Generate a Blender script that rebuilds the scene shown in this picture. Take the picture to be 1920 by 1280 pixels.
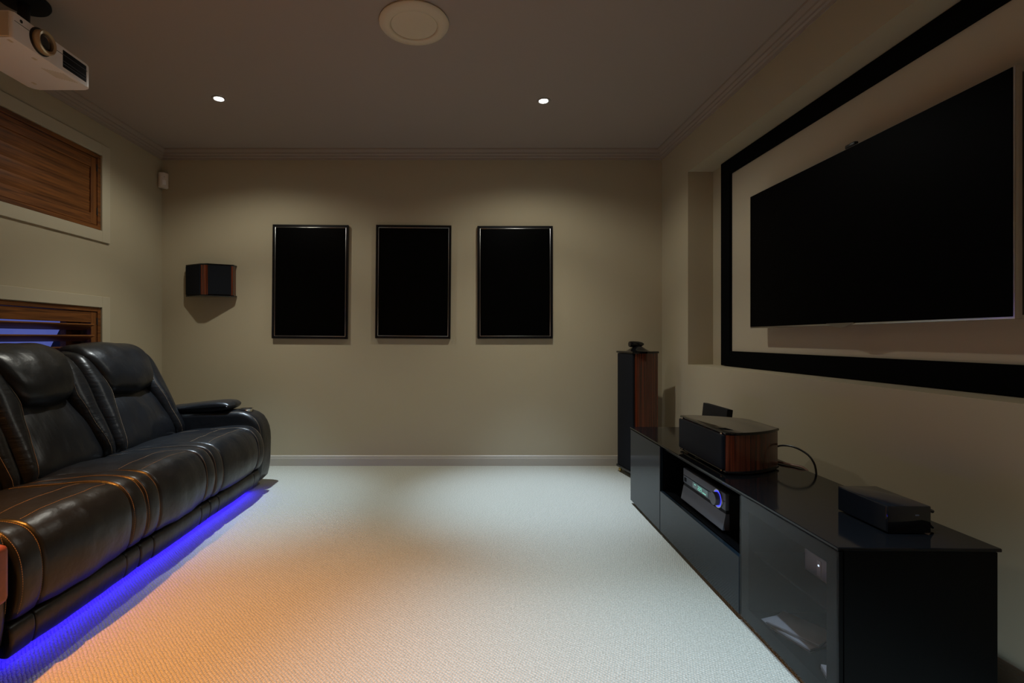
import bpy, bmesh, math, random
from mathutils import Vector, Matrix, noise

for o in list(bpy.data.objects):
    bpy.data.objects.remove(o)
S = bpy.context.scene
COL = S.collection
random.seed(7)
PI = math.pi

# ------------------------------------------------------------------ camera, world, exposure
cam_d = bpy.data.cameras.new('camera')
cam = bpy.data.objects.new('camera', cam_d)
COL.objects.link(cam)
cam.location = (0, 0, 1.09)
cam.rotation_euler = (PI / 2, 0, 0)
cam_d.sensor_fit = 'HORIZONTAL'
cam_d.sensor_width = 36
cam_d.lens = 36 * 930 / 1920
cam_d.shift_x = 0.0448
cam_d.shift_y = -0.0031
cam_d.clip_start = 0.02
S.camera = cam
vs = S.view_settings
vs.view_transform = 'Standard'
vs.look = 'None'
vs.exposure = 0.0
vs.gamma = 1.0
vs.use_curve_mapping = False

W = bpy.data.worlds.new('world')
S.world = W
W.use_nodes = True
wn = W.node_tree
bgn = wn.nodes['Background']
bgn.inputs['Color'].default_value = (0.10, 0.13, 0.46, 1)      # dusk sky seen through the louvres
bgn.inputs['Strength'].default_value = 0.75

# key numbers (metres): the room
XL, XR, YB, YF, H = -2.61, 1.68, 4.256, -1.30, 2.70

COOL = (0.58, 0.76, 1.0)
BLUISH = (0.54, 0.74, 0.95)
NEUTRAL = (0.54, 0.77, 1.0)
WARM = (1.0, 0.37, 0.06)
EDGE = (0.92, 0.90, 0.79)                       # the outer part of an LED beam is yellower
# x, y, colour, tilt about y and x (degrees), lobes of the lamp's beam (cone degrees, blend, watts), label
DOWNLIGHTS = [
    (-1.66, 3.33, BLUISH, (0, 0), ((52, 1.0, 265), (92, 1.0, 80), (150, .5, 22)), 'lit ceiling downlight above the far end of the sofa'),
    (0.525, 3.36, COOL, (0, 0), ((48, 1.0, 330), (100, 1.0, 66), (150, .5, 20)), 'lit ceiling downlight right of centre, in front of the framed pictures'),
    (-1.98, 1.15, WARM, (-15, 0), ((78, 1.0, 520),), 'warm lit ceiling downlight above the near end of the sofa'),
    (0.525, 1.30, NEUTRAL, (0, 0), ((60, 1.0, 400), (112, 1.0, 16)), 'lit ceiling downlight above the near middle of the carpet'),
]

# ------------------------------------------------------------------ materials
MATS = {}
def mat(name, base=(.5, .5, .5), rough=.5, metal=0.0, spec=.5, coat=0.0, emit=None, estr=0.0, bump=None, vary=None):
    """principled material; bump=(scale xyz, strength, distance, detail), vary=(scale xyz, colour2, lo, hi)"""
    m = bpy.data.materials.new(name)
    m.use_nodes = True
    nt = m.node_tree
    b = nt.nodes['Principled BSDF']
    b.inputs['Base Color'].default_value = (*base, 1)
    b.inputs['Roughness'].default_value = rough
    b.inputs['Metallic'].default_value = metal
    b.inputs['Specular IOR Level'].default_value = spec
    b.inputs['Coat Weight'].default_value = coat
    b.inputs['Coat Roughness'].default_value = 0.05
    if emit:
        b.inputs['Emission Color'].default_value = (*emit, 1)
        b.inputs['Emission Strength'].default_value = estr
    tc = None
    if bump or vary:
        tc = nt.nodes.new('ShaderNodeTexCoord')
    if vary:
        sc, c2, lo, hi = vary
        mp = nt.nodes.new('ShaderNodeMapping'); mp.inputs['Scale'].default_value = sc
        nt.links.new(tc.outputs['Object'], mp.inputs['Vector'])
        n = nt.nodes.new('ShaderNodeTexNoise'); n.inputs['Scale'].default_value = 1; n.inputs['Detail'].default_value = 6
        n.inputs['Distortion'].default_value = 0.6
        nt.links.new(mp.outputs[0], n.inputs['Vector'])
        r = nt.nodes.new('ShaderNodeMapRange'); r.inputs[1].default_value = lo; r.inputs[2].default_value = hi
        nt.links.new(n.outputs[0], r.inputs[0])
        mx = nt.nodes.new('ShaderNodeMix'); mx.data_type = 'RGBA'
        mx.inputs[6].default_value = (*base, 1); mx.inputs[7].default_value = (*c2, 1)
        nt.links.new(r.outputs[0], mx.inputs[0])
        nt.links.new(mx.outputs[2], b.inputs['Base Color'])
    if bump:
        layers = bump if isinstance(bump, list) else [bump]
        prev = None
        for sc, st, dist, det in layers:
            mp = nt.nodes.new('ShaderNodeMapping'); mp.inputs['Scale'].default_value = sc
            nt.links.new(tc.outputs['Object'], mp.inputs['Vector'])
            n = nt.nodes.new('ShaderNodeTexNoise'); n.inputs['Scale'].default_value = 1; n.inputs['Detail'].default_value = det
            nt.links.new(mp.outputs[0], n.inputs['Vector'])
            bp = nt.nodes.new('ShaderNodeBump'); bp.inputs['Strength'].default_value = st; bp.inputs['Distance'].default_value = dist
            nt.links.new(n.outputs[0], bp.inputs['Height'])
            if prev:
                nt.links.new(prev.outputs[0], bp.inputs['Normal'])
            prev = bp
        nt.links.new(prev.outputs[0], b.inputs['Normal'])
    MATS[name] = m
    return m

wall_m = mat('wall_paint', (.45, .385, .265), .75, spec=.25, bump=((220, 220, 220), .08, .002, 2))
ceil_m = mat('ceiling_paint', (.37, .31, .265), .85, spec=.15)
trim_m = mat('trim_paint', (.46, .42, .35), .4, spec=.4)
cornice_m = mat('cornice_paint', (.33, .27, .225), .6, spec=.3)
arch_m = mat('architrave_paint', (.49, .43, .31), .5, spec=.3)
cream_m = mat('cream_plastic', (.66, .56, .40), .5)
white_m = mat('white_plastic', (.86, .79, .75), .38)
warmwhite_m = mat('cream_white_plastic', (.70, .60, .50), .45)
black_m = mat('black_plastic', (.012, .012, .013), .35)
matt_black_m = mat('matt_black', (.006, .006, .007), .7, spec=.25)
velvet_m = mat('black_velvet', (.003, .003, .003), .95, spec=.05)
gloss_m = mat('black_gloss', (.006, .006, .007), .07, spec=.6)
shelf_m = mat('black_laminate', (.0022, .0022, .0026), .35, spec=.10)
glass_top_m = mat('black_glass_top', (.004, .004, .0045), .09, spec=.32)
door_m = mat('smoked_door_glass', (.010, .016, .022), .10, spec=.2, bump=((160, 160, 160), .012, .001, 1))
screen_m = mat('tv_screen', (.0012, .001, .0014), .42, spec=.03)
print_m = mat('picture_glass', (.0008, .0009, .0009), .25, spec=.10)
frame_m = mat('black_frame', (.004, .004, .005), .25)
silver_m = mat('brushed_silver', (.55, .53, .50), .28, metal=1)
grey_metal_m = mat('grey_aluminium', (.12, .13, .155), .45, metal=.35)
chrome_m = mat('chrome', (.75, .74, .72), .12, metal=1)
brass_m = mat('brass', (.60, .42, .14), .25, metal=1)
cloth_m = mat('speaker_cloth', (.006, .007, .010), .9, spec=.2, bump=((900, 900, 900), .3, .001, 0))
fabric_m = mat('screen_fabric', (.52, .45, .33), .8, spec=.2)
wood_m = mat('shutter_wood', (.21, .074, .018), .5, spec=.25, vary=((60, 2.6, 60), (.085, .030, .009), .40, .66), bump=((110, 4, 110), .12, .002, 4))
wood_v_m = mat('shutter_wood_upright', (.21, .074, .018), .5, spec=.25, vary=((60, 60, 2.6), (.10, .036, .011), .40, .66))
rose_m = mat('rosewood_veneer', (.20, .040, .014), .22, spec=.5, coat=.5, vary=((75, 75, 1.2), (.040, .008, .004), .36, .62))
redwood_m = mat('red_brown_wood', (.27, .065, .032), .45, vary=((8, 30, 30), (.20, .05, .025), .35, .7))
GRAIN = ((420, 420, 420), .20, .0007, 2)
leather_m = mat('black_brown_leather', (.0066, .0068, .0080), .35, spec=.5, bump=[((8, 14, 8), .30, .010, 2), ((26, 20, 26), .38, .005, 4), GRAIN])
leather_b_m = mat('black_brown_leather_lumbar', (.0066, .0068, .0080), .35, spec=.5, bump=[((5, 24, 5), .40, .007, 2), ((26, 30, 20), .34, .004, 4), GRAIN])
leather_w_m = mat('black_brown_leather_folded', (.0066, .0068, .0080), .35, spec=.5, bump=[((7, 7, 40), .42, .006, 2), ((18, 18, 55), .36, .004, 4), GRAIN])
thread_m = mat('tan_thread', (.38, .26, .16), .8, spec=.1)
gold_m = mat('gold_lens_ring', (.62, .46, .28), .32, metal=.7)
lens_m = mat('lens_glass', (.004, .004, .006), .05, spec=.8)
lamp_m = mat('lamp_glow', (1, 1, 1), .5, emit=(.85, .97, 1.0), estr=60)
lampw_m = mat('lamp_glow_warm', (1, 1, 1), .5, emit=(1, .6, .25), estr=30)
led_m = mat('blue_led', (.05, .05, .2), .5, emit=(.030, .014, 1.0), estr=15)
ring_m = mat('blue_knob_ring', (.0, .0, .1), .4, emit=(.05, .06, 1.0), estr=1.6)
disp_m = mat('display_window', (.09, .12, .125), .2, emit=(.2, .42, .42), estr=.10)
digit_m = mat('display_digits', (.1, .3, .25), .4, emit=(.32, .95, .75), estr=.5)
ledw_m = mat('white_indicator', (.5, .5, .6), .4, emit=(.7, .85, 1.0), estr=2.0)
pale_m = mat('pale_plastic', (.62, .60, .58), .35)
roof_m = mat('dark_roof', (.01, .009, .012), .8)
pinkcable_m = mat('pale_cable', (.42, .26, .20), .5)

def carpet():
    m = bpy.data.materials.new('cord_carpet'); m.use_nodes = True
    nt = m.node_tree; b = nt.nodes['Principled BSDF']
    b.inputs['Roughness'].default_value = .95
    b.inputs['Specular IOR Level'].default_value = .08
    tc = nt.nodes.new('ShaderNodeTexCoord'); sp = nt.nodes.new('ShaderNodeSeparateXYZ')
    nt.links.new(tc.outputs['Object'], sp.inputs[0])
    def M(op, a, bb=None):
        n = nt.nodes.new('ShaderNodeMath'); n.operation = op
        for i, v in enumerate((a, bb)):
            if v is None: continue
            if isinstance(v, (int, float)): n.inputs[i].default_value = v
            else: nt.links.new(v, n.inputs[i])
        return n.outputs[0]
    u = M('MULTIPLY', M('ADD', sp.outputs[0], sp.outputs[1]), .7071 / .0108)
    v = M('MULTIPLY', M('SUBTRACT', sp.outputs[0], sp.outputs[1]), .7071 / .0095)
    nw = nt.nodes.new('ShaderNodeTexNoise'); nw.inputs['Scale'].default_value = 26; nw.inputs['Detail'].default_value = 3
    nt.links.new(tc.outputs['Object'], nw.inputs['Vector'])
    u = M('ADD', u, M('MULTIPLY', nw.outputs[0], .9))
    a = M('ABSOLUTE', M('SINE', M('MULTIPLY', u, PI)))
    st = M('ADD', v, M('MULTIPLY', M('FLOOR', u), .5))
    c = M('ABSOLUTE', M('SINE', M('MULTIPLY', st, PI)))
    h = M('MULTIPLY', M('POWER', a, .6), M('ADD', M('MULTIPLY', M('POWER', c, .7), .7), .3))
    n = nt.nodes.new('ShaderNodeTexNoise'); n.inputs['Scale'].default_value = 240; n.inputs['Detail'].default_value = 3
    nt.links.new(tc.outputs['Object'], n.inputs['Vector'])
    h = M('ADD', h, M('MULTIPLY', n.outputs[0], .55))
    bp = nt.nodes.new('ShaderNodeBump'); bp.inputs['Strength'].default_value = .75; bp.inputs['Distance'].default_value = .006
    nt.links.new(h, bp.inputs['Height']); nt.links.new(bp.outputs[0], b.inputs['Normal'])
    n2 = nt.nodes.new('ShaderNodeTexNoise'); n2.inputs['Scale'].default_value = 150; n2.inputs['Detail'].default_value = 2
    nt.links.new(tc.outputs['Object'], n2.inputs['Vector'])
    mx = nt.nodes.new('ShaderNodeMix'); mx.data_type = 'RGBA'
    mx.inputs[6].default_value = (.42, .41, .34, 1); mx.inputs[7].default_value = (.61, .60, .52, 1)
    r = nt.nodes.new('ShaderNodeMapRange'); r.inputs[1].default_value = .3; r.inputs[2].default_value = .7
    nt.links.new(n2.outputs[0], r.inputs[0]); nt.links.new(r.outputs[0], mx.inputs[0])
    nt.links.new(mx.outputs[2], b.inputs['Base Color'])
    return m
carpet_m = carpet()

def sheet_glass(name, tint, f0, rough):
    """thin sheet: tinted straight-through view plus a Schlick reflection"""
    m = bpy.data.materials.new(name); m.use_nodes = True
    nt = m.node_tree; nt.nodes.remove(nt.nodes['Principled BSDF'])
    out = nt.nodes['Material Output']
    tr = nt.nodes.new('ShaderNodeBsdfTransparent'); tr.inputs[0].default_value = (*tint, 1)
    gl = nt.nodes.new('ShaderNodeBsdfGlossy'); gl.inputs['Roughness'].default_value = rough
    lw = nt.nodes.new('ShaderNodeLayerWeight'); lw.inputs[0].default_value = .5
    pw = nt.nodes.new('ShaderNodeMath'); pw.operation = 'POWER'; pw.inputs[1].default_value = 5
    ma = nt.nodes.new('ShaderNodeMath'); ma.operation = 'MULTIPLY_ADD'; ma.inputs[1].default_value = 1 - f0; ma.inputs[2].default_value = f0
    mx = nt.nodes.new('ShaderNodeMixShader')
    nt.links.new(lw.outputs['Facing'], pw.inputs[0]); nt.links.new(pw.outputs[0], ma.inputs[0]); nt.links.new(ma.outputs[0], mx.inputs[0])
    nt.links.new(tr.outputs[0], mx.inputs[1]); nt.links.new(gl.outputs[0], mx.inputs[2])
    nt.links.new(mx.outputs[0], out.inputs[0])
    return m
tint_m = sheet_glass('tinted_door_glass', (.78, .78, .80), .012, .08)
pane_m = sheet_glass('window_glass', (.95, .96, .97), .02, .02)

# ------------------------------------------------------------------ object helpers
def thing(name, label, cat, loc=(0, 0, 0), rotz=0.0, group=None, kind=None):
    o = bpy.data.objects.new(name, None); COL.objects.link(o)
    o.location = loc; o.rotation_euler = (0, 0, rotz)
    o.empty_display_size = .1
    if label: o['label'] = label
    if cat: o['category'] = cat
    if group: o['group'] = group
    if kind: o['kind'] = kind
    return o

def tag(o, label=None, cat=None, group=None, kind=None):
    if label: o['label'] = label
    if cat: o['category'] = cat
    if group: o['group'] = group
    if kind: o['kind'] = kind
    return o

def root_loc(p):
    v = Vector((0, 0, 0))
    while p is not None:
        v += Vector(p.location); p = p.parent
    return v

def obj(name, bm, m, parent=None, world=False, angle=35, label=None):
    """link bm as ONE object. world=True: vertices are in room coordinates and the parents are unrotated."""
    bmesh.ops.recalc_face_normals(bm, faces=bm.faces[:])
    if world and parent is not None:
        bmesh.ops.translate(bm, verts=bm.verts[:], vec=-root_loc(parent))
    me = bpy.data.meshes.new(name)
    # put the origin at the middle of the base
    xs = [v.co for v in bm.verts]
    lo = Vector((min(c[i] for c in xs) for i in range(3))); hi = Vector((max(c[i] for c in xs) for i in range(3)))
    org = Vector(((lo.x + hi.x) / 2, (lo.y + hi.y) / 2, lo.z))
    bmesh.ops.translate(bm, verts=bm.verts[:], vec=-org)
    bm.to_mesh(me); bm.free()
    for p in me.polygons: p.use_smooth = True
    me.set_sharp_from_angle(angle=math.radians(angle))
    me.materials.append(m)
    o = bpy.data.objects.new(name, me); COL.objects.link(o)
    o.location = org
    if parent is not None:
        o.parent = parent
    if label: o['label'] = label
    return o

def BM(): return bmesh.new()

def box(bm, x0, x1, y0, y1, z0, z1, bevel=0.0, seg=2, mx=None):
    r = bmesh.ops.create_cube(bm, size=1)
    vs_ = r['verts']
    for v in vs_:
        v.co = Vector((x0 + (v.co.x + .5) * (x1 - x0), y0 + (v.co.y + .5) * (y1 - y0), z0 + (v.co.z + .5) * (z1 - z0)))
    if bevel > 0:
        es = list({e for v in vs_ for e in v.link_edges})
        rb = bmesh.ops.bevel(bm, geom=es, offset=bevel, segments=seg, profile=.5, affect='EDGES')
        vs_ = list({v for f in rb['faces'] for v in f.verts} | {v for v in vs_ if v.is_valid})
    if mx is not None:
        for v in vs_: v.co = mx @ v.co
    return bm

def prism(bm, poly, z0, z1, bevel=0.0, seg=2):
    """poly: xy list, extruded in z"""
    bot = [bm.verts.new((x, y, z0)) for x, y in poly]
    top = [bm.verts.new((x, y, z1)) for x, y in poly]
    n = len(poly)
    fb = bm.faces.new(bot[::-1]); ft = bm.faces.new(top)
    for i in range(n):
        j = (i + 1) % n
        bm.faces.new((bot[i], bot[j], top[j], top[i]))
    if bevel > 0:
        es = list(fb.edges) + list(ft.edges)
        bmesh.ops.bevel(bm, geom=es, offset=bevel, segments=seg, profile=.5, affect='EDGES')
    return bm

def lathe(bm, prof, n=48, mx=None, close=True):
    """prof: (r, z) list spun round z"""
    rings = []
    for r, z in prof:
        ring = []
        for i in range(n):
            a = 2 * PI * i / n
            co = Vector((r * math.cos(a), r * math.sin(a), z))
            ring.append(bm.verts.new(mx @ co if mx is not None else co))
        rings.append(ring)
    for k in range(len(rings) - 1):
        for i in range(n):
            j = (i + 1) % n
            bm.faces.new((rings[k][i], rings[k][j], rings[k + 1][j], rings[k + 1][i]))
    if close:
        bm.faces.new(rings[0][::-1]); bm.faces.new(rings[-1])
    return bm

def tube(bm, pts, r, n=8):
    pts = [Vector(p) for p in pts]
    rings = []
    for i, p in enumerate(pts):
        t = (pts[min(i + 1, len(pts) - 1)] - pts[max(i - 1, 0)]).normalized()
        a = t.orthogonal().normalized() if i == 0 else (prev - t * prev.dot(t)).normalized()
        prev = a
        b = t.cross(a)
        rings.append([bm.verts.new(p + r * (math.cos(2 * PI * k / n) * a + math.sin(2 * PI * k / n) * b)) for k in range(n)])
    for k in range(len(rings) - 1):
        for i in range(n):
            j = (i + 1) % n
            bm.faces.new((rings[k][i], rings[k][j], rings[k + 1][j], rings[k + 1][i]))
    bm.faces.new(rings[0][::-1]); bm.faces.new(rings[-1])
    return bm

def catmull(ctrl, n, closed=True):
    """resample control points evenly along a centripetal-like Catmull-Rom spline"""
    c = [Vector(p) for p in ctrl]; m = len(c)
    dense = []
    rng = m if closed else m - 1
    for i in range(rng):
        if closed:
            p0, p1, p2, p3 = c[(i - 1) % m], c[i], c[(i + 1) % m], c[(i + 2) % m]
        else:
            p0, p1, p2, p3 = c[max(i - 1, 0)], c[i], c[i + 1], c[min(i + 2, m - 1)]
        d = (p2 - p1).length
        m1 = (p2 - p0) * min(.5, .5 * d / max(1e-6, (p1 - p0).length)) if (p1 - p0).length > 1e-6 else (p2 - p1) * .5
        m2 = (p3 - p1) * min(.5, .5 * d / max(1e-6, (p3 - p2).length)) if (p3 - p2).length > 1e-6 else (p2 - p1) * .5
        for k in range(16):
            t = k / 16
            h00 = 2 * t**3 - 3 * t**2 + 1; h10 = t**3 - 2 * t**2 + t; h01 = -2 * t**3 + 3 * t**2; h11 = t**3 - t**2
            dense.append(h00 * p1 + h10 * m1 + h01 * p2 + h11 * m2)
    dense.append(dense[0] if closed else c[-1])
    L = [0]
    for a, b in zip(dense, dense[1:]): L.append(L[-1] + (b - a).length)
    out = []; j = 0
    cnt = n if closed else n - 1
    for i in range(n):
        s = L[-1] * i / cnt
        while j < len(L) - 2 and L[j + 1] < s: j += 1
        f = (s - L[j]) / max(1e-9, L[j + 1] - L[j])
        out.append(dense[j].lerp(dense[j + 1], min(1, f)))
    return out

def cushion(bm, ctrl, ya, yb, r=.03, n=64, bulge=0.0, amp=.0, seed=0, ny=18):
    """pillowy sweep along y of a closed (x,z) section; ya, yb numbers or functions of z"""
    P = catmull(ctrl, n)
    area = sum(P[i].x * P[(i + 1) % n].y - P[(i + 1) % n].x * P[i].y for i in range(n))
    N = []
    for i in range(n):
        t = (P[(i + 1) % n] - P[i - 1]).normalized()
        nn = Vector((t.y, -t.x)) * (1 if area > 0 else -1)
        N.append(nn)
    ya_f = ya if callable(ya) else (lambda z: ya)
    yb_f = yb if callable(yb) else (lambda z: yb)
    w0 = abs(yb_f(P[0].y) - ya_f(P[0].y))
    ss = [0, .06, .16, .32, .55, .8, 1.0]
    rings = []
    stations = [('a', s) for s in ss] + [('m', k / (ny + 1)) for k in range(1, ny + 1)] + [('b', s) for s in reversed(ss)]
    for kind, s in stations:
        ring = []
        for p, nn in zip(P, N):
            a, b = ya_f(p.y), yb_f(p.y)
            rr = min(r, abs(b - a) * .45)
            if kind == 'a': y = a + rr * s
            elif kind == 'b': y = b - rr * s
            else: y = a + rr + (b - a - 2 * rr) * s
            d = min(y - a, b - y)
            ins = 0 if d >= rr else rr - math.sqrt(max(0, rr * rr - (rr - d) ** 2))
            t = (y - a) / max(1e-6, b - a)
            out = bulge * (1 - (2 * t - 1) ** 2) - ins
            if amp:
                out += amp * noise.noise(Vector((p.x * 7 + seed, y * 11, p.y * 7 + seed)))
            q = p + nn * out
            ring.append(bm.verts.new((q.x, y, q.y)))
        rings.append(ring)
    for k in range(len(rings) - 1):
        for i in range(n):
            j = (i + 1) % n
            bm.faces.new((rings[k][i], rings[k][j], rings[k + 1][j], rings[k + 1][i]))
    bm.faces.new(rings[0][::-1]); bm.faces.new(rings[-1])
    return bm

def stitches(bm, pts, step=.0080, ln=.0054, r=.0009):
    """dashes of thread along a 3-D polyline"""
    pts = [Vector(p) for p in pts]
    L = [0]
    for a, b in zip(pts, pts[1:]): L.append(L[-1] + (b - a).length)
    def at(s):
        s = max(0, min(L[-1], s))
        for i in range(len(L) - 1):
            if L[i + 1] >= s:
                return pts[i].lerp(pts[i + 1], (s - L[i]) / max(1e-9, L[i + 1] - L[i]))
        return pts[-1]
    s = 0
    while s + ln < L[-1]:
        tube(bm, [at(s), at(s + ln)], r, 5); s += step
    return bm

# ------------------------------------------------------------------ the room shell
def struct(name, bm, m, parent=None, **k):
    o = obj(name, bm, m, parent, **k)
    if parent is None: o['kind'] = 'structure'
    return o

T = .22
b = BM(); box(b, XL - T, XR + .4, YF - T, YB + T, -.1, 0); struct('floor', b, carpet_m)
b = BM(); box(b, XL - T, XR + .4, YF - T, YB + T, H, H + .1); struct('ceiling', b, ceil_m)
b = BM(); box(b, XL - T, XR + .4, YB, YB + T, 0, H); struct('wall_back', b, wall_m)
b = BM(); box(b, XL - T, XR + .4, YF - T, YF, 0, H); struct('wall_front', b, wall_m)
# right wall with the screen recess
NX, NY0, NY1, NZ0, NZ1 = 1.87, .93, 3.756, .892, 2.35
b = BM()
box(b, XR, XR + .4, YF, YB, 0, NZ0)
box(b, XR, XR + .4, YF, YB, NZ1, H)
box(b, XR, XR + .4, NY1, YB, NZ0, NZ1)
box(b, XR, XR + .4, YF, NY0, NZ0, NZ1)
box(b, NX, XR + .4, NY0, NY1, NZ0, NZ1)
struct('wall_right', b, wall_m)
# left wall with two window openings
WY0, WY1 = 1.95, 3.538
U0, U1, L0, L1 = 1.859, 2.391, .62, 1.306
b = BM()
box(b, XL - T, XL, YF, WY0, 0, H)
box(b, XL - T, XL, WY1, YB, 0, H)
box(b, XL - T, XL, WY0, WY1, 0, L0)
box(b, XL - T, XL, WY0, WY1, L1, U0)
box(b, XL - T, XL, WY0, WY1, U1, H)
struct('wall_left', b, wall_m)

# cornice: stepped profile (distance from wall, drop below ceiling)
cprof = [(0, .082), (.006, .082), (.010, .066), (.020, .060), (.022, .050), (.034, .040), (.036, .030), (.050, .018), (.056, .010), (.058, 0), (0, 0)]
def sweep_line(prof, kind):
    bm = BM()
    if kind == 'back': ends = [lambda d, z: (XL + d, YB - d, z), lambda d, z: (XR - d, YB - d, z)]
    elif kind == 'right': ends = [lambda d, z: (XR - d, YB - d, z), lambda d, z: (XR - d, YF + d, z)]
    elif kind == 'left': ends = [lambda d, z: (XL + d, YB - d, z), lambda d, z: (XL + d, YF + d, z)]
    else: ends = [lambda d, z: (XL + d, YF + d, z), lambda d, z: (XR - d, YF + d, z)]
    A = [bm.verts.new(ends[0](d, z)) for d, z in prof]; B = [bm.verts.new(ends[1](d, z)) for d, z in prof]
    n = len(prof)
    for i in range(n):
        j = (i + 1) % n
        bm.faces.new((A[i], A[j], B[j], B[i]))
    bm.faces.new(A[::-1]); bm.faces.new(B)
    return bm
for i, k in enumerate(('back', 'left', 'right', 'front')):
    struct('trim_%d' % (i + 1), sweep_line([(d, H - z) for d, z in cprof], k), cornice_m, angle=20)
bprof = [(0, 0), (.016, 0), (.016, .062), (.0135, .064), (.0135, .074), (.011, .076), (.011, .082), (.006, .088), (0, .088)]
for k in ('back', 'left', 'right', 'front'):
    struct('baseboard_' + k, sweep_line(bprof, k), trim_m, angle=20)

# windows in the left wall -------------------------------------------------
def window(name, z0, z1, closed):
    root = thing(name, None, None, (XL, (WY0 + WY1) / 2, z0), kind='structure')
    aw, at_ = .082, .014
    b = BM()
    for (ya, yb, za, zb) in ((WY1 + .003, WY1 + aw, z0 - aw, z1 + aw), (WY0 - aw, WY0 - .003, z0 - aw, z1 + aw),
                             (WY0 - .003, WY1 + .003, z1 + .003, z1 + aw), (WY0 - .003, WY1 + .003, z0 - aw, z0 - .003)):
        box(b, XL + .0005, XL + at_, ya, yb, za, zb, .002, 1)
    obj('architrave', b, arch_m, root, True)
    b = BM(); fw = .028
    for (ya, yb, za, zb) in ((WY1 - fw, WY1, z0, z1), (WY0, WY0 + fw, z0, z1), (WY0 + fw, WY1 - fw, z1 - fw, z1), (WY0 + fw, WY1 - fw, z0, z0 + fw)):
        box(b, XL - .10, XL + .004, ya, yb, za, zb, .002, 1)
    obj('frame', b, wood_m, root, True)
    ya, yb, za, zb = WY0 + fw + .003, WY1 - fw - .003, z0 + fw + .003, z1 - fw - .003
    xa, xb = XL - .030, XL - .002
    sw, rt, rb_ = .052, .075, .075
    for y0, y1 in ((yb - sw, yb), (ya, ya + sw)):
        b = BM(); box(b, xa, xb, y0, y1, za, zb, .002, 1); obj('stile', b, wood_v_m, root, True)
    for q0, q1 in ((zb - rt, zb), (za, za + rb_)):
        b = BM(); box(b, xa, xb - .001, ya + sw, yb - sw, q0, q1, .002, 1); obj('rail', b, wood_m, root, True)
    lo, hi = za + rb_, zb - rt
    xm = (xa + xb) / 2
    pitch = (hi - lo) / 4 if closed else .0765
    k = 0
    z = lo + pitch / 2 if closed else hi - .032
    while z > lo + .02 and z < hi:
        b = BM()
        ang = math.radians(87) if closed else math.radians(24)
        wdt = pitch * 1.03 if closed else .089
        # blade: long in y, section rotated about y; the room edge is the upper one
        mx = Matrix.Translation((xm, 0, z)) @ Matrix.Rotation(-ang, 4, 'Y')
        box(b, -wdt / 2, wdt / 2, ya + sw + .002, yb - sw - .002, -.0055, .0055, .004, 2, mx)
        obj('louvre', b, wood_m, root, True)
        z += pitch if closed else -pitch
        k += 1
    for zz in ((za + .07), (zb - .09)):
        b = BM(); box(b, XL - .004, XL + .003, yb - .004, yb + .007, zz, zz + .05, .001, 1)
        obj('hinge', b, black_m, root, True)
    # sash and glass at the outer face
    b = BM()
    for (p0, p1, q0, q1) in ((WY1 - .13, WY1, z0, z1), (WY0, WY0 + .05, z0, z1), (WY0 + .05, WY1 - .13, z0, z0 + .05), (WY0 + .05, WY1 - .13, z1 - .02, z1)):
        box(b, XL - .18, XL - .14, p0, p1, q0, q1)
    obj('sash', b, wood_m, root, True)
    b = BM(); box(b, XL - .162, XL - .158, WY0 + .05, WY1 - .13, z0 + .05, z1 - .02); obj('pane', b, pane_m, root, True)
    return root
window('window_1', U0, U1, True)
window('window_2', L0, L1, False)
# roof edge of the neighbouring house, outside
b = BM()
mx = Matrix.Translation((XL - 2.6, 6.47, 1.15)) @ Matrix.Rotation(math.radians(58), 4, 'X')
box(b, -.1, .1, -.9, .9, -.022, .022, mx=mx)
tag(obj('roof_edge', b, roof_m), 'dark sloping roof edge seen outside through the open lower louvres', 'roof')

# ------------------------------------------------------------------ downlights
for i, (x, y, colr, tilt, lobes, lab) in enumerate(DOWNLIGHTS):
    t = thing('downlight', lab, 'ceiling light', (x, y, H), group='ceiling downlights')
    b = BM(); lathe(b, [(.030, -.001), (.046, -.001), (.047, -.003), (.044, -.006), (.033, -.006), (.030, -.004)], 40, close=False)
    obj('trim_ring', b, cornice_m, t)
    b = BM(); lathe(b, [(.0, -.0045), (.029, -.0045), (.029, -.0010), (.0, -.0010)], 32, close=False)
    bmesh.ops.remove_doubles(b, verts=b.verts[:], dist=1e-5)
    obj('lamp', b, lampw_m if colr is WARM else lamp_m, t)
    for cone, blend, wts in lobes:
        ld = bpy.data.lights.new('downlight_beam', 'SPOT')
        ld.energy = wts; ld.color = colr if (cone < 90 or colr is WARM) else EDGE; ld.spot_size = math.radians(cone); ld.spot_blend = blend; ld.shadow_soft_size = .025
        lo = bpy.data.objects.new('downlight_beam', ld); COL.objects.link(lo)
        lo.parent = t; lo.location = (0, 0, -.035)
        lo.rotation_euler = (math.radians(tilt[1]), math.radians(tilt[0]), 0)

# round ceiling fitting
t = thing('ceiling_fitting', 'round cream ceiling fitting with a raised rim, cut by the top of the photo', 'ceiling light', (-.265, 2.53, H))
b = BM(); lathe(b, [(.0, -.001), (.176, -.001), (.178, -.008), (.172, -.016), (.150, -.021), (.128, -.024), (.120, -.020), (.118, -.012), (.0, -.012)], 72, close=False)
bmesh.ops.remove_doubles(b, verts=b.verts[:], dist=1e-5); obj('rim', b, cream_m, t, angle=50)
b = BM(); lathe(b, [(.0, -.0215), (.06, -.021), (.10, -.0195), (.116, -.016), (.116, -.013), (.0, -.013)], 72, close=False)
bmesh.ops.remove_doubles(b, verts=b.verts[:], dist=1e-5); obj('cover', b, cream_m, t, angle=50)

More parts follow.
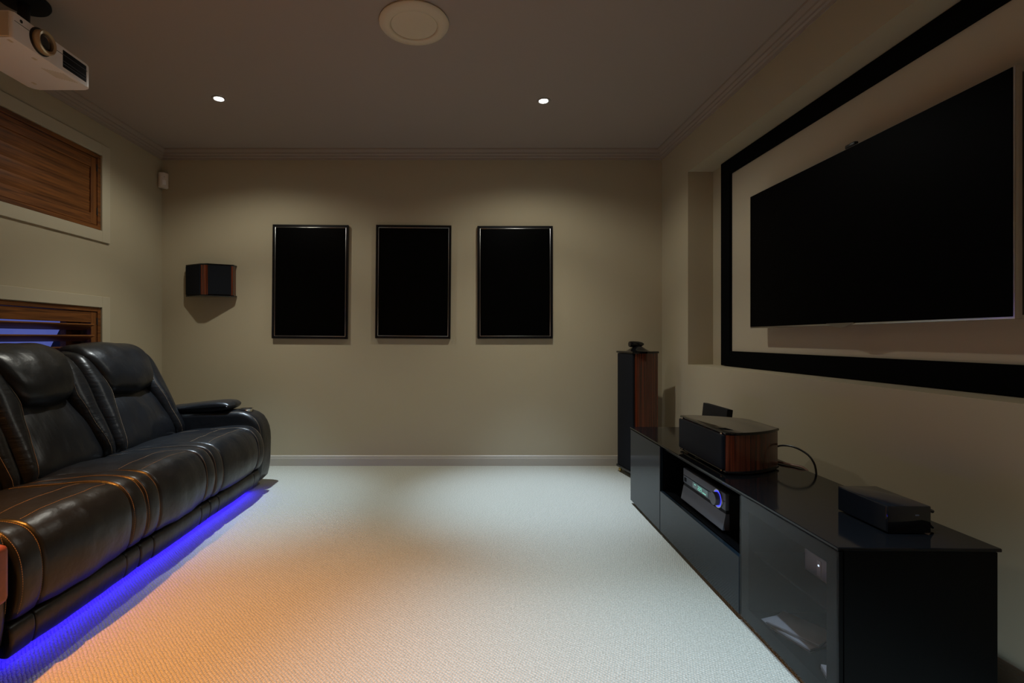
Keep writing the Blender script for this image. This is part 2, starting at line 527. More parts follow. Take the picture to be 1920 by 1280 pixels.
# motion sensor in the corner
t = thing('motion_sensor', 'small white motion sensor high in the corner beside the upper shutter', 'sensor', (-2.565, 4.205, 2.365), math.radians(45))
b = BM()
poly = [(-.036, .030)] + [(.036 * math.sin(a), -.020 * math.cos(a)) for a in [math.radians(d) for d in range(-90, 91, 15)]] + [(.036, .030)]
prism(b, poly, 0, .125, .004, 2); obj('housing', b, warmwhite_m, t)
b = BM(); poly = [(.025 * math.sin(a), -.0212 * math.cos(a) - .0005) for a in [math.radians(d) for d in range(-60, 61, 12)]] + [(.02, .0), (-.02, .0)]
prism(b, poly, .022, .062, .001, 1); obj('sensor_window', b, white_m, t)
b = BM(); lathe(b, [(.0025, 0), (.0025, .002)], 12, Matrix.Translation((0, -.0195, .088)) @ Matrix.Rotation(PI / 2, 4, 'X')); obj('indicator', b, black_m, t)

# ------------------------------------------------------------------ pictures
def picture(xc, z0, z1, w, lab, tilt):
    t = thing('picture', lab, 'picture', (xc, YB, z0), group='three framed dark pictures')
    t.rotation_euler = (0, math.radians(tilt), 0)
    h = z1 - z0; f = .020; d = .030
    b = BM()
    for (xa, xb, za, zb) in ((-w / 2, -w / 2 + f, 0, h), (w / 2 - f, w / 2, 0, h), (-w / 2 + f, w / 2 - f, 0, f), (-w / 2 + f, w / 2 - f, h - f, h)):
        box(b, xa, xb, -d, -.001, za, zb, .002, 1)
    obj('frame', b, frame_m, t)
    b = BM(); g = .005
    xa, xb, za, zb = -w / 2 + f, w / 2 - f, f, h - f
    for (p, q, r_, s_) in ((xa, xa + g, za, zb), (xb - g, xb, za, zb), (xa + g, xb - g, za, za + g), (xa + g, xb - g, zb - g, zb)):
        box(b, p, q, -.026, -.004, r_, s_, .002, 2)
    obj('inner_trim', b, silver_m, t)
    b = BM(); box(b, xa + g, xb - g, -.020, -.004, za + g, zb - g); obj('print', b, print_m, t)
picture(-1.335, 1.086, 2.058, .648, 'leftmost of the three black framed pictures, hung slightly askew', .55)
picture(-.455, 1.087, 2.055, .643, 'middle one of the three black framed pictures', .5)
picture(.418, 1.087, 2.048, .643, 'rightmost of the three black framed pictures, nearest the tower speaker', 0)

# ------------------------------------------------------------------ wall speaker (left of the pictures)
t = thing('wall_speaker', 'small black angled speaker with wood strips mounted left of the pictures', 'speaker', (-2.17, YB, 1.442))
core = [(-.205, -.002), (-.205, -.055), (-.032, -.145), (.024, -.145), (.205, -.058), (.205, -.002)]
def inset(poly, k): 
    cx = sum(p[0] for p in poly) / len(poly); cy = sum(p[1] for p in poly) / len(poly)
    return [(cx + (x - cx) * k, -.002 if y > -.003 else cy + (y - cy) * k) for x, y in poly]
b = BM(); prism(b, inset(core, .955), .012, .258); obj('cabinet', b, rose_m, t)
for z0, z1 in ((0, .012), (.258, .270)):
    b = BM(); prism(b, core, z0, z1, .003, 1); obj('end_plate', b, gloss_m, t)
def slab(bm, p, q, depth, z0, z1, e0=.0, e1=.0):
    """thin upright slab along the xy segment p-q, standing out by depth on its right-hand side"""
    p, q = Vector((*p, 0)), Vector((*q, 0)); d = (q - p).normalized(); nrm = Vector((d.y, -d.x, 0))
    a, c = p + d * e0, q - d * e1
    prism(bm, [(v.x, v.y) for v in (a - nrm * .004, c - nrm * .004, c + nrm * depth, a + nrm * depth)], z0, z1, .003, 1)
ci = inset(core, .955)
b = BM(); slab(b, ci[1], ci[2], .010, .013, .257, .0, .002); obj('grille', b, cloth_m, t)
b = BM(); slab(b, ci[3], ci[4], .010, .013, .257, .004, .012); obj('grille', b, cloth_m, t)

# ------------------------------------------------------------------ projection screen and TV on the right wall
t = thing('projection_screen', 'black bordered projection screen filling the recess in the right wall', 'projection screen', (NX, 2.335, NZ0 + .003))
fy0, fy1, fz0, fz1, fb = 1.09, 3.585, .896, 2.347, .105
b = BM()
for (ya, yb, za, zb) in ((fy1 - .118, fy1, fz0, fz1), (fy0, fy0 + .118, fz0, fz1), (fy0 + .118, fy1 - .118, fz0, fz0 + fb), (fy0 + .118, fy1 - .118, fz1 - fb, fz1)):
    box(b, NX - .030, NX - .0005, ya, yb, za, zb, .003, 1)
obj('frame', b, velvet_m, t, True)
b = BM(); box(b, NX - .010, NX - .006, fy0 + .118, fy1 - .118, fz0 + fb, fz1 - fb); obj('fabric', b, fabric_m, t, True)

t = thing('television', 'large flat black television hung in front of the projection screen', 'television', (NX - .1, 2.335, 1.15))
ty0, ty1, tz0, tz1, tx = 1.592, 3.077, 1.152, 1.968, 1.76
b = BM(); box(b, tx + .002, tx + .028, ty0, ty1, tz0, tz1, .004, 2); obj('bezel', b, silver_m, t, True)
b = BM(); box(b, tx - .001, tx + .012, ty0 + .006, ty1 - .006, tz0 + .008, tz1 - .004, .001, 1); obj('screen', b, screen_m, t, True)
b = BM(); box(b, tx + .028, tx + .050, ty0 + .012, ty1 - .012, tz0 + .012, tz1 - .012, .006, 2)
box(b, tx + .05, NX - .0102, 2.0, 2.67, 1.30, 1.80, .004, 1); obj('rear_housing', b, black_m, t, True)
b = BM()
pts = []
for i in range(13):
    a = -1 + 2 * i / 12
    pts.append((2.335 + a * .085, tz0 + .004 - .016 * (math.cos(a * PI) * .5 + .5)))
lowr = [bp for bp in pts]
va = [(y, z) for y, z in pts] + [(2.42, tz0 + .010), (2.25, tz0 + .010)]
fr = [b.verts.new((tx - .003, y, z)) for y, z in va]; bk = [b.verts.new((tx + .02, y, z)) for y, z in va]
b.faces.new(fr); b.faces.new(bk[::-1])
for i in range(len(va)):
    j = (i + 1) % len(va); b.faces.new((fr[i], bk[i], bk[j], fr[j]))
obj('badge', b, silver_m, t, True)
b = BM(); box(b, tx + .002, tx + .022, 2.25, 2.31, tz1, tz1 + .018, .005, 2); obj('webcam', b, black_m, t, True)

# ------------------------------------------------------------------ media console along the right wall
CX, CY, CR = 1.063, 1.394, -math.radians(1.35)
CL, CD = 1.889, .424
def con(x, y, z=0):
    return (CX + x * math.cos(CR) - y * math.sin(CR), CY + x * math.sin(CR) + y * math.cos(CR), z)
t = thing('media_console', 'long low black glass media console along the right wall', 'media console', (CX, CY, 0), CR)
D1, D2 = .522, 1.357
b = BM()
box(b, 0, CD - .004, 0, .018, .02, .492); box(b, 0, CD - .004, CL - .018, CL, .02, .492)
box(b, 0, CD - .004, D1 - .009, D1 + .009, .02, .492); box(b, 0, CD - .004, D2 - .009, D2 + .009, .02, .492)
for ya, yb in ((.018, D1 - .009), (D1 + .009, D2 - .009), (D2 + .009, CL - .018)):
    box(b, 0, CD - .014, ya, yb, .02, .038); box(b, .0, CD - .014, ya, yb, .476, .492)
    box(b, CD - .014, CD - .004, ya, yb, .02, .492)
box(b, .03, CD - .02, .03, CL - .03, 0, .02)
obj('carcass', b, shelf_m, t)
b = BM(); box(b, 0, CD - .014, D1 + .009, D2 - .009, .232, .248); obj('shelf', b, shelf_m, t)
b = BM(); box(b, .03, CD - .014, .018, D1 - .009, .262, .270); obj('shelf', b, shelf_m, t)
b = BM(); box(b, -.022, CD + .006, -.004, CL + .004, .494, .504, .002, 1); obj('glass_top', b, glass_top_m, t)
b = BM(); box(b, -.020, -.002, D2 + .002, CL - .002, .022, .489, .002, 1); obj('door', b, door_m, t)
b = BM(); box(b, -.020, -.002, D1 + .003, D2 - .003, .022, .246, .002, 1); obj('drop_flap', b, door_m, t)
b = BM(); box(b, -.020, -.014, .002, D1 - .003, .022, .489); dr = obj('glass_door', b, tint_m, t)
b = BM()
for (ya, yb, za, zb) in ((.002, .052, .022, .489), (D1 - .053, D1 - .003, .022, .489), (.052, D1 - .053, .022, .072), (.052, D1 - .053, .439, .489)):
    box(b, -.0135, -.002, ya, yb, za, zb)
df = obj('door_frame', b, shelf_m, t)
for z_ in (.11, .40):
    b = BM(); box(b, .02, .034, D1 + .0095, D1 + .016, z_, z_ + .04, .002, 1); obj('hinge', b, grey_metal_m, t)

# things behind the glass door
x, y, z = con(.13, .312, .2715)
t = thing('set_top_box', 'small grey box with a lit button behind the tinted glass door', 'electronic device', (x, y, z), CR)
b = BM(); box(b, 0, .06, -.059, .059, 0, .074, .003, 2); obj('housing', b, pale_m, t)
b = BM(); box(b, -.0025, .001, -.028, -.008, .010, .064, .001, 1); obj('button', b, white_m, t)
b = BM(); box(b, -.0035, -.001, -.021, -.015, .044, .049); obj('indicator', b, ledw_m, t)
for k, (lx, ly, lz, rz, sx, sy, sz, lab) in enumerate((
        (.06, .375, .0385, .35, .135, .19, .015, 'pale plastic case lying lowest in the glass fronted cabinet'),
        (.065, .37, .0545, .6, .125, .17, .012, 'pale plastic case lying on another inside the glass fronted cabinet'),
        (.035, .12, .0385, -.3, .09, .10, .02, 'pale small box nearest the near corner inside the glass fronted cabinet'))):
    x, y, z = con(lx + .05, ly, lz)
    t = thing('plastic_case', lab, 'case', (x, y, z), CR + rz, group='pale cases behind the glass door')
    b = BM(); box(b, -sx / 2, sx / 2, -sy / 2, sy / 2, 0, sz, .003, 2); obj('shell', b, pale_m, t)
    b = BM(); box(b, -sx / 2 - .001, sx / 2 + .001, -sy / 2 - .001, sy / 2 + .001, sz * .45, sz * .55); obj('seam', b, grey_metal_m, t)

# AV receiver in the open bay
x, y, z = con(.035, .742, .249)
t = thing('av_receiver', 'dark grey receiver with a green display in the open bay of the console', 'receiver', (x, y, z), CR)
RW = .437
b = BM(); box(b, .016, .32, .004, RW - .004, .014, .165, .003, 1); obj('chassis', b, black_m, t)
for fy in (.04, RW - .04):
    b = BM(); lathe(b, [(.018, 0), (.02, .014)], 20, Matrix.Translation((.05, fy, 0))); obj('foot', b, black_m, t)
b = BM(); box(b, 0, .018, 0, RW, .098, .172, .003, 2); obj('front_panel', b, grey_metal_m, t)
b = BM(); box(b, .004, .018, .002, RW - .002, .084, .098); obj('vent_strip', b, matt_black_m, t)
b = BM()
vsx = [b.verts.new(c) for c in ((.002, 0, .084), (-.012, 0, .014), (.018, 0, .014), (.018, 0, .084), (.002, RW, .084), (-.012, RW, .014), (.018, RW, .014), (.018, RW, .084))]
for f in ((0, 1, 2, 3), (4, 7, 6, 5), (0, 4, 5, 1), (1, 5, 6, 2), (2, 6, 7, 3), (3, 7, 4, 0)): b.faces.new([vsx[i] for i in f])
obj('lower_flap', b, grey_metal_m, t)
b = BM(); box(b, -.0012, .002, .002, RW - .002, .1355, .1375); obj('groove', b, matt_black_m, t)
b = BM(); box(b, -.003, .002, RW - .038, RW - .018, .108, .126, .001, 1); obj('power_button', b, matt_black_m, t)
dpy0, dpy1 = .160, .322
b = BM(); box(b, -.002, .002, dpy0, dpy1, .104, .134, .001, 1); dsp = obj('display', b, disp_m, t)
def figure(bars):
    bm = BM()
    for ya, yb, za, zb in bars: box(bm, -.0032, -.0018, min(ya, yb), max(ya, yb), za, zb)
    o = obj('display_figure', bm, digit_m, dsp); o.location = Vector(o.location) - Vector(dsp.location)
yy = dpy1 - .022                                   # marks read from the far (left) end towards the camera
figure([(yy - k * .004, yy - k * .004 - .0042, .122 + .001 * (k % 2), .1265) for k in range(4)])
yy = dpy1 - .062
for k in range(2):                                 # two blocky figures
    y1 = yy - k * .016
    figure([(y1, y1 - .012, .1265, .1285), (y1, y1 - .012, .1175, .1195), (y1, y1 - .012, .109, .111), (y1 - .010, y1 - .012, .119, .127), (y1, y1 - .002, .1105, .118)])
figure([(yy - .036, yy - .0385, .109, .1285)])
figure([(yy - .048 - k * .007, yy - .0552 - k * .007, .1085 + .0008 * (k % 2), .1135) for k in range(5)])
kz, ky = .132, .062
rotY = Matrix.Rotation(-PI / 2, 4, 'Y')
b = BM(); lathe(b, [(.040, 0), (.041, .002), (.040, .004), (.036, .004), (.035, 0)], 48, Matrix.Translation((-.0005, ky, kz)) @ rotY, close=False); obj('knob_ring', b, silver_m, t)
b = BM(); lathe(b, [(.0345, 0), (.0345, .0035), (.030, .0035), (.030, 0)], 48, Matrix.Translation((-.0005, ky, kz)) @ rotY, close=False); obj('knob_light', b, ring_m, t)
b = BM(); lathe(b, [(.029, 0), (.029, .022), (.027, .025), (.0, .025)], 48, Matrix.Translation((-.0005, ky, kz)) @ rotY, close=False)
bmesh.ops.remove_doubles(b, verts=b.verts[:], dist=1e-5); obj('volume_knob', b, grey_metal_m, t)

# centre speaker standing on the console
x, y, z = con(.035, .735, .5045)
CSW = .475
t = thing('centre_speaker', 'wide black grilled speaker with glossy rosewood sides lying on the console', 'speaker', (x, y, z), CR + math.radians(-.3))
def boat(w, d, taper, n=10, front=0.0):
    """plan outline: front along y at x=front, curved sides tapering to the back"""
    pts = [(front, 0)]
    for i in range(n + 1):
        s = i / n
        pts.append((front + .014 + (d - .014) * s, -.006 + (taper + .006) * s ** 2.0))
    q = [(px, w - py) for px, py in pts]
    return pts + q[::-1]
b = BM(); prism(b, boat(CSW, .285, .115), .016, .170); obj('cabinet', b, rose_m, t, angle=30)
b = BM(); prism(b, [(px - .004 if px < .01 else px + .004, py + (-.004 if py < CSW / 2 else .004)) for px, py in boat(CSW, .285, .115)], .170, .182, .004, 2); obj('top_plate', b, gloss_m, t, angle=30)
b = BM(); prism(b, [(px - .004 if px < .01 else px + .004, py + (-.004 if py < CSW / 2 else .004)) for px, py in boat(CSW, .285, .115)], .004, .016, .004, 2); obj('base_plate', b, gloss_m, t, angle=30)
b = BM(); box(b, -.016, .004, .006, CSW - .006, .018, .168, .006, 3); obj('grille', b, cloth_m, t)
for fy in (.03, CSW - .03):
    for zz in (.012, .172):
        b = BM(); lathe(b, [(.005, 0), (.006, .003), (.003, .006)], 16, Matrix.Translation((-.004, fy, zz)) @ rotY); obj('stud', b, chrome_m, t)
for fx, fy in ((.03, .05), (.03, CSW - .05), (.24, CSW / 2)):
    b = BM(); lathe(b, [(.014, 0), (.015, .005)], 20, Matrix.Translation((fx, fy, 0))); obj('foot', b, matt_black_m, t)

# black panel standing behind the centre speaker
x, y, z = con(.335, 1.37, .5045)
t = thing('modem', 'thin black upright modem standing behind the centre speaker', 'modem', (x, y, z), CR)
b = BM(); mx = Matrix.Rotation(math.radians(6), 4, 'Y')
box(b, 0, .034, 0, .295, 0.006, .192, .004, 2, mx); obj('housing', b, matt_black_m, t)
b = BM(); box(b, -.01, .06, .06, .235, 0, .008, .003, 1); obj('stand', b, black_m, t)

# small black box near the near end of the console
x, y, z = con(.196, .095, .5045)
t = thing('media_player', 'small black box sitting on the near end of the console', 'electronic device', (x, y, z), CR)
b = BM(); box(b, 0, .128, 0, .205, .003, .084, .003, 2); obj('housing', b, gloss_m, t)
b = BM(); box(b, -.0015, .002, .0035, .2015, .006, .081, .001, 1); obj('front_panel', b, gloss_m, t)
b = BM(); box(b, .081, .092, -.0012, .002, .055, .0585); obj('socket', b, grey_metal_m, t)
b = BM(); tube(b, [(.126, .03, .062), (.150, .03, .063), (.160, .032, .058)], .0055, 10); obj('plug', b, black_m, t)
b = BM(); tube(b, [(.126, .03, .050), (.140, .03, .035), (.152, .03, .016), (.163, .035, .008)], .004, 10); obj('plug', b, black_m, t)

# cables behind the speaker
b = BM()
pts = catmull([con(.345, .985, .545), con(.375, .925, .590), con(.402, .862, .598), con(.428, .805, .575), con(.4375, .778, .54), con(.4385, .768, .49), con(.4385, .768, .30), con(.4385, .80, .02)], 48, False)
tube(b, pts, .0042, 10)
tag(obj('black_cable', b, black_m), 'black cable looping up from behind the console beside the centre speaker', 'cable')
b = BM()
pts = catmull([con(.345, 1.02, .5105), con(.375, .95, .5105), con(.41, .885, .5105), con(.430, .845, .5105), con(.4405, .825, .495), con(.4405, .825, .30), con(.4405, .85, .02)], 40, False)
tube(b, pts, .0055, 10)
tag(obj('pale_cable', b, pinkcable_m), 'short pale cable lying over the rear edge of the console', 'cable')

# ------------------------------------------------------------------ tower speaker in the far right corner
TR = -math.radians(-9)
t = thing('tower_speaker', 'tall black and rosewood floor speaker standing in the far right corner', 'speaker', (1.300, 3.82, 0), TR)
# local frame: x away from the grille, y along the grille (away from the camera)
TW = .262
plan = boat(TW, .22, .05, 10)
b = BM(); prism(b, plan, .062, .972); obj('cabinet', b, rose_m, t, angle=30)
b = BM(); box(b, -.018, .004, .004, TW - .004, .062, .970, .006, 3); obj('grille', b, cloth_m, t)
big = [(px + (-.022 if px < .005 else .006), py + (-.006 if py < TW / 2 else .006)) for px, py in plan]
b = BM(); prism(b, big, .972, .988, .005, 2); obj('top_plate', b, gloss_m, t, angle=30)
b = BM(); prism(b, big, .040, .062, .005, 2); obj('base_plate', b, gloss_m, t, angle=30)
b = BM()
n1, n2 = 20, 24                                   # domed hood on the top plate
rings = []
for i in range(n1 + 1):
    s = i / n1
    ring = []
    for k in range(n2):
        a = 2 * PI * k / n2
        rr = 1 - s
        hgt = .048 * (0.5 - 0.5 * math.cos(PI * s))
        ring.append(b.verts.new((.092 + .108 * rr * math.cos(a), TW / 2 + .124 * rr * math.sin(a), .986 + hgt)) if i < n1 else None)
    rings.append(ring)
for i in range(n1 - 1):
    for k in range(n2):
        j = (k + 1) % n2; b.faces.new((rings[i][k], rings[i][j], rings[i + 1][j], rings[i + 1][k]))
b.faces.new(rings[n1 - 1]); b.faces.new(rings[0][::-1]); obj('hood', b, gloss_m, t, angle=60)
b = BM()
prof = [(.0, -.055), (.021, -.053), (.024, -.045), (.025, -.02), (.023, .02), (.017, .05), (.008, .068), (.0, .072)]
lathe(b, prof, 28, Matrix.Translation((.075, TW / 2, 1.043)) @ Matrix.Rotation(PI / 2, 4, 'Y'), close=False)
bmesh.ops.remove_doubles(b, verts=b.verts[:], dist=1e-5); obj('tweeter_pod', b, gloss_m, t, angle=60)
for fx, fy in ((.0, .02), (.0, TW - .02), (.19, .06), (.19, TW - .06)):
    b = BM(); lathe(b, [(.004, 0), (.010, .010), (.014, .014), (.014, .026), (.010, .030), (.010, .041)], 20, Matrix.Translation((fx, fy, 0))); obj('foot', b, brass_m, t)

# ------------------------------------------------------------------ projector hung from the ceiling
PX0, PX1, PY0, PY1, PZ0, PZ1 = -2.195, -1.90, 2.074, 2.517, 2.349, 2.462
t = thing('projector', 'white projector with a gold ringed lens hanging from the ceiling, upper left', 'projector', ((PX0 + PX1) / 2, (PY0 + PY1) / 2, PZ0))
def rrect(x0, x1, y0, y1, rs):
    """plan with corner radii (x1y0, x1y1, x0y1, x0y0)"""
    pts = []
    for (cx, cy, a0, r) in ((x1 - rs[0], y0 + rs[0], -90, rs[0]), (x1 - rs[1], y1 - rs[1], 0, rs[1]), (x0 + rs[2], y1 - rs[2], 90, rs[2]), (x0 + rs[3], y0 + rs[3], 180, rs[3])):
        for k in range(9):
            a = math.radians(a0 + 90 * k / 8); pts.append((cx + r * math.cos(a), cy + r * math.sin(a)))
    return pts
b = BM(); prism(b, rrect(PX0, PX1, PY0, PY1, (.012, .03, .03, .012)), PZ0, PZ1, .005, 3); obj('body', b, white_m, t, True, angle=40)
b = BM(); box(b, PX1 - .002, PX1 + .0008, PY0 + .012, PY1 - .03, 2.4255, 2.4275); obj('seam', b, black_m, t, True)
LY, LZ = 2.215, 2.412
rx = Matrix.Rotation(PI / 2, 4, 'Y')
b = BM(); lathe(b, [(.0, 0), (.058, 0), (.058, .002), (.0, .002)], 48, Matrix.Translation((PX1 - .0005, LY, LZ)) @ rx, close=False)
bmesh.ops.remove_doubles(b, verts=b.verts[:], dist=1e-5); obj('lens_recess', b, black_m, t, True)
b = BM(); lathe(b, [(.050, .001), (.052, .004), (.052, .012), (.0495, .013), (.0495, .015), (.0515, .016), (.051, .026), (.046, .031), (.036, .026), (.035, .014)], 56, Matrix.Translation((PX1, LY + .004, LZ)) @ rx, close=False); obj('lens_barrel', b, gold_m, t, True, angle=40)
b = BM(); lathe(b, [(.036, .010), (.035, .016), (.026, .020), (.012, .023), (.0, .024)], 48, Matrix.Translation((PX1, LY + .004, LZ)) @ rx, close=False)
bmesh.ops.remove_doubles(b, verts=b.verts[:], dist=1e-5); obj('lens', b, lens_m, t, True, angle=60)
b = BM(); box(b, PX1 - .004, PX1 + .001, 2.335, 2.483, PZ0 + .018, PZ1 - .010, .004, 2); g = obj('air_grille', b, matt_black_m, t, True)
for zz in (2.383, 2.397, 2.4265):
    b = BM(); box(b, PX1 + .0005, PX1 + .0022, 2.338, 2.480, zz, zz + .0018)
    o = obj('slat', b, grey_metal_m, t, True)
b = BM(); lathe(b, [(.0, 0), (.007, 0), (.007, .0015), (.0, .0015)], 20, Matrix.Translation((PX1 - .0003, 2.118, 2.442)) @ rx, close=False)
bmesh.ops.remove_doubles(b, verts=b.verts[:], dist=1e-5); obj('receiver_eye', b, black_m, t, True)
b = BM(); box(b, PX0 + .03, PX1 - .012, PY0 - .0025, PY0 + .002, PZ0 + .006, PZ1 - .006, .001, 1); obj('side_cover', b, warmwhite_m, t, True)
b = BM()
for k in range(9):
    box(b, PX1 - .080 + k * .0075, PX1 - .0765 + k * .0075, 2.31 + .006 * k, 2.40 + .006 * k, PZ0 - .0008, PZ0 + .002)
obj('base_vent', b, cream_m, t, True)
for fx, fy in ((PX1 - .03, 2.10), (PX1 - .045, 2.235), (PX0 + .06, 2.12), (PX0 + .06, 2.45)):
    b = BM(); box(b, fx - .006, fx + .006, fy - .010, fy + .010, PZ0 - .0015, PZ0 + .002, .0005, 1); obj('base_slot', b, cream_m, t, True)
t = thing('projector_mount', 'black round ceiling mount with a pole carrying the projector', 'ceiling mount', (-2.105, 2.36, H))
b = BM(); lathe(b, [(.0, 0), (.103, 0), (.104, -.010), (.098, -.020), (.035, -.026), (.0, -.026)], 48, close=False)
bmesh.ops.remove_doubles(b, verts=b.verts[:], dist=1e-5); obj('ceiling_plate', b, matt_black_m, t)
b = BM(); lathe(b, [(.024, -.024), (.024, -.215)], 28); obj('pole', b, black_m, t)
b = BM(); lathe(b, [(.0, -.237), (.075, -.237), (.075, -.222), (.05, -.212), (.0, -.212)], 32, close=False)
bmesh.ops.remove_doubles(b, verts=b.verts[:], dist=1e-5); obj('mounting_plate', b, matt_black_m, t)

# ------------------------------------------------------------------ recliner sofa
SOFA = thing('recliner_sofa', 'black leather three seat recliner sofa glowing blue underneath along the left wall', 'sofa', (-2.0, 2.57, 0))
bounds = [(1.603, 2.243), (2.247, 2.852), (2.856, 3.538)]
seat_p = [(-2.10, .17), (-2.10, .40), (-2.02, .428), (-1.90, .446), (-1.72, .462), (-1.58, .468), (-1.505, .450), (-1.458, .395), (-1.440, .31), (-1.446, .235), (-1.468, .180), (-1.505, .168), (-1.75, .166)]
foot_p = [(-1.535, .062), (-1.508, .050), (-1.488, .052), (-1.476, .078), (-1.470, .115), (-1.478, .150), (-1.505, .162), (-1.535, .160)]
wing_p = [(-2.40, .36), (-2.10, .36), (-2.015, .40), (-2.000, .47), (-2.055, .62), (-2.130, .78), (-2.200, .91), (-2.275, .985), (-2.37, 1.005), (-2.44, .97), (-2.46, .70)]
lumb_p = [(-2.36, .36), (-2.10, .37), (-2.030, .41), (-2.025, .47), (-2.080, .60), (-2.150, .71), (-2.205, .77), (-2.28, .795), (-2.38, .78)]
head_p = [(-2.38, .765), (-2.255, .745), (-2.180, .752), (-2.142, .795), (-2.146, .86), (-2.184, .940), (-2.240, 1.005), (-2.320, 1.040), (-2.41, 1.032), (-2.462, .975), (-2.455, .83)]
arm_p = [(-2.46, .05), (-2.46, .50), (-2.42, .548), (-2.10, .553), (-1.72, .562), (-1.60, .558), (-1.520, .520), (-1.477, .445), (-1.462, .33), (-1.470, .18), (-1.490, .07), (-1.53, .045)]
lid_p = [(-2.16, .556), (-2.16, .590), (-2.05, .604), (-1.90, .622), (-1.78, .632), (-1.715, .625), (-1.690, .603), (-1.715, .578), (-1.80, .566), (-1.95, .560)]

def wing_w(z):
    if z < .42: return .080
    if z < .78: return .080 + (.150 - .080) * (z - .42) / .36
    return .150 - .02 * min(1, (z - .78) / .2)

def head_w(z):
    return .062 + (.145 - .062) * max(0, min(1, (1.0 - z) / .24)) ** .8

b = BM(); box(b, -2.47, -1.54, 1.62, 3.52, .08, .17, .01, 2); obj('base_frame', b, matt_black_m, SOFA, True)
b = BM(); box(b, -2.50, -2.44, 1.603, 3.538, .06, .95, .02, 3); obj('back_panel', b, leather_m, SOFA, True)
for fx in (-2.40, -1.68):
    for fy in (1.70, 3.44):
        b = BM(); lathe(b, [(.022, 0), (.026, .082)], 20, Matrix.Translation((fx, fy, 0))); obj('foot', b, black_m, SOFA, True)
b = BM(); box(b, -1.568, -1.560, 1.63, 3.51, .018, .080); obj('led_strip', b, led_m, SOFA, True, label='glowing blue light strip under the seats')

def seam_path(ctrl, y_of, z0, z1, x_min, ya, yb, r, bulge, amp, seed, off=.0004, n=160):
    """points on the surface cushion() makes from the same arguments, at y = y_of(z), where z0<=z<=z1 and x>=x_min"""
    P = catmull(ctrl, n)
    area = sum(P[i].x * P[(i + 1) % n].y - P[(i + 1) % n].x * P[i].y for i in range(n))
    fa = ya if callable(ya) else (lambda z: ya)
    fb = yb if callable(yb) else (lambda z: yb)
    run, best = [], []
    for i in list(range(n)) + list(range(n)):
        p = P[i]; tt = (P[(i + 1) % n] - P[i - 1]).normalized()
        nn = Vector((tt.y, -tt.x)) * (1 if area > 0 else -1)
        if z0 <= p.y <= z1 and p.x >= x_min:
            y, a, b = y_of(p.y), fa(p.y), fb(p.y)
            rr = min(r, abs(b - a) * .45); d = max(0, min(y - a, b - y))
            ins = 0 if d >= rr else rr - math.sqrt(max(0, rr * rr - (rr - d) ** 2))
            t = (y - a) / max(1e-6, b - a)
            o = bulge * (1 - (2 * t - 1) ** 2) - ins + amp * noise.noise(Vector((p.x * 7 + seed, y * 11, p.y * 7 + seed))) + off
            q = p + nn * o; run.append((q.x, y, q.y))
        else:
            if len(run) > len(best): best = run
            run = []
        if len(run) >= n: break
    if len(run) > len(best): best = run
    return best[:n]

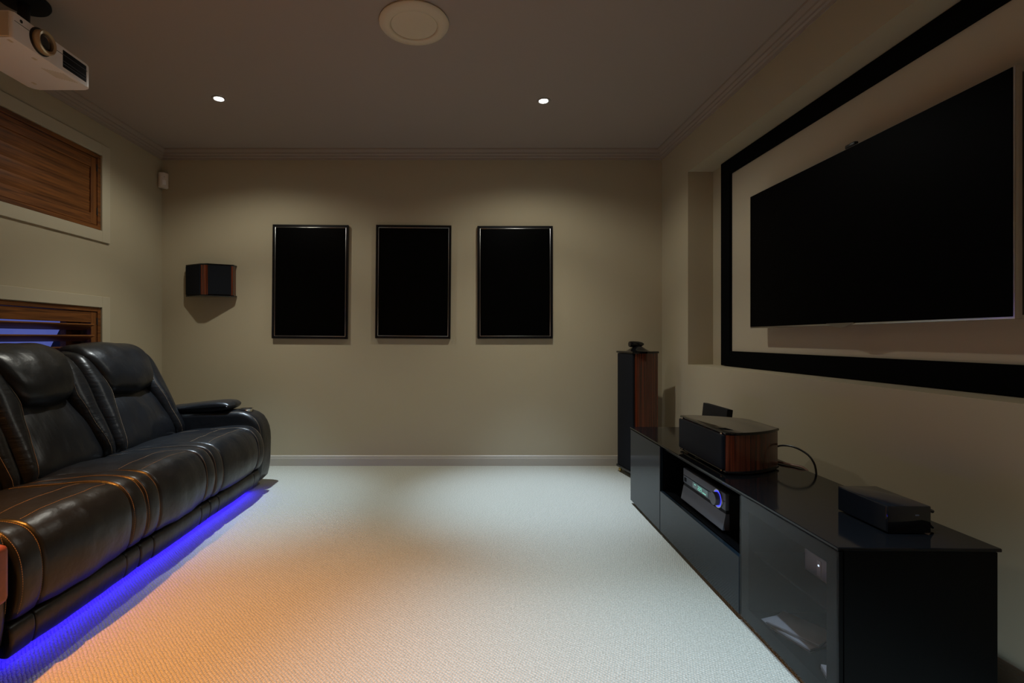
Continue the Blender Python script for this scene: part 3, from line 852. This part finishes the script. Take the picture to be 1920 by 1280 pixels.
for si, (a, c) in enumerate(bounds):
    sd = si * 5.3
    bw = .095
    s = thing('seat_section', None, None, (-1.7, (a + c) / 2, 0)); s.parent = SOFA; s.location = Vector(s.location) - Vector(SOFA.location)
    b = BM(); cushion(b, seat_p, a + bw, c - bw, .015, bulge=.012, amp=.006, seed=sd); obj('seat_cushion', b, leather_m, s, True, angle=60)
    for (p, q) in ((a, a + bw), (c - bw, c)):
        b = BM(); cushion(b, [(x_ * 1.0, z_) for x_, z_ in seat_p], p, q, .017, bulge=.004, amp=.005, seed=sd + p, ny=8); obj('seat_bolster', b, leather_m, s, True, angle=60)
    for (p, q) in ((a, a + bw), (c - bw, c)):
        for yv in (p + .009, q - .009):
            b = BM(); stitches(b, seam_path(seat_p, lambda z, yv=yv: yv, .19, .5, -1.99, p, q, .017, .004, .005, sd + p)); obj('stitching', b, thread_m, s, True, label='tan thread stitching')
    for xv in (-1.655, -1.545):
        P_ = catmull(seat_p, 200); zt = max((p_ for p_ in P_ if p_.y > .42), key=lambda p_: -abs(p_.x - xv)).y
        pts = []
        for k in range(40):
            yv = a + bw + .02 + (c - a - 2 * bw - .04) * k / 39
            tq = (yv - a - bw) / (c - a - 2 * bw)
            pts.append((xv, yv, zt + .012 * (1 - (2 * tq - 1) ** 2) + .006 * noise.noise(Vector((xv * 7 + sd, yv * 11, zt * 7 + sd))) + .0004))
        b = BM(); stitches(b, pts, r=.0008); obj('stitching', b, thread_m, s, True, label='tan thread stitching')
    # footrest panel
    b = BM(); cushion(b, foot_p, a + bw, c - bw, .008, bulge=.004, amp=.003, seed=sd + 2); obj('footrest', b, leather_m, s, True, angle=60)
    for (p, q) in ((a, a + bw), (c - bw, c)):
        b = BM(); cushion(b, foot_p, p, q, .010, bulge=.0, amp=.003, seed=sd + q, ny=8); obj('footrest_bolster', b, leather_m, s, True, angle=60)
    # backrest
    b = BM(); cushion(b, lumb_p, lambda z, a=a: a + wing_w(z) - .022, lambda z, c=c: c - wing_w(z) + .022, .030, bulge=.016, amp=.009, seed=sd + 9); obj('lumbar_cushion', b, leather_b_m, s, True, angle=60)
    b = BM(); cushion(b, wing_p, a, lambda z, a=a: a + wing_w(z), .052, bulge=.010, amp=.009, seed=sd + 3, ny=10); obj('back_bolster', b, leather_w_m, s, True, angle=60)
    b = BM(); cushion(b, wing_p, lambda z, c=c: c - wing_w(z), c, .052, bulge=.010, amp=.009, seed=sd + 4, ny=10); obj('back_bolster', b, leather_w_m, s, True, angle=60)
    b = BM(); cushion(b, head_p, lambda z, a=a: a + head_w(z), lambda z, c=c: c - head_w(z), .045, bulge=.024, amp=.008, seed=sd + 6); obj('headrest', b, leather_m, s, True, angle=60)
    wa = seam_path(wing_p, lambda z: a + wing_w(z) - .026, .43, .93, -2.30, a, lambda z: a + wing_w(z), .052, .010, .009, sd + 3)
    wc = seam_path(wing_p, lambda z: c - wing_w(z) + .026, .43, .93, -2.30, lambda z: c - wing_w(z), c, .052, .010, .009, sd + 4)
    for path in (wa, wc):
        b = BM(); stitches(b, path); obj('stitching', b, thread_m, s, True, label='tan thread stitching')

for (a, c) in ((3.542, 3.745), (1.398, 1.599)):
    am = BM(); cushion(am, arm_p, a, c, .035, bulge=.004, amp=.004, seed=a); arm = obj('arm', am, leather_m, SOFA, True, angle=60)
    b = BM(); cushion(b, lid_p, a - .002, c + .002, .022, bulge=.006, amp=.003, seed=c); obj('arm_pad', b, leather_m, SOFA, True, angle=60)
    yc = (a + c) / 2
    b = BM(); lathe(b, [(.040, 0), (.050, .001), (.051, .005), (.048, .007), (.041, .005), (.039, -.05), (.0, -.05)], 40, Matrix.Translation((-1.615, yc, .571)), close=False)
    bmesh.ops.remove_doubles(b, verts=b.verts[:], dist=1e-5); obj('cup_holder', b, chrome_m, SOFA, True, angle=40)
    b = BM()
    inner = a + .016 if a > 3 else c - .016
    stitches(b, seam_path(arm_p, lambda z: inner, .20, .6, -1.72, a, c, .035, .004, .004, a)); obj('stitching', b, thread_m, SOFA, True, label='tan thread stitching')

# ------------------------------------------------------------------ side table at the near left edge
t = thing('side_table', 'red-brown wooden side table with rounded corners at the near end of the sofa', 'side table', (-1.37, 1.21, 0))
b = BM(); box(b, -.070, .070, -.21, .209, .338, .507, .020, 4); obj('table_box', b, redwood_m, t)
b = BM(); box(b, -.03, .03, -.15, -.09, .02, .345, .006, 2); obj('column', b, black_m, t)
b = BM(); box(b, -.07, .05, -.20, -.03, 0, .022, .006, 2); obj('base', b, black_m, t)
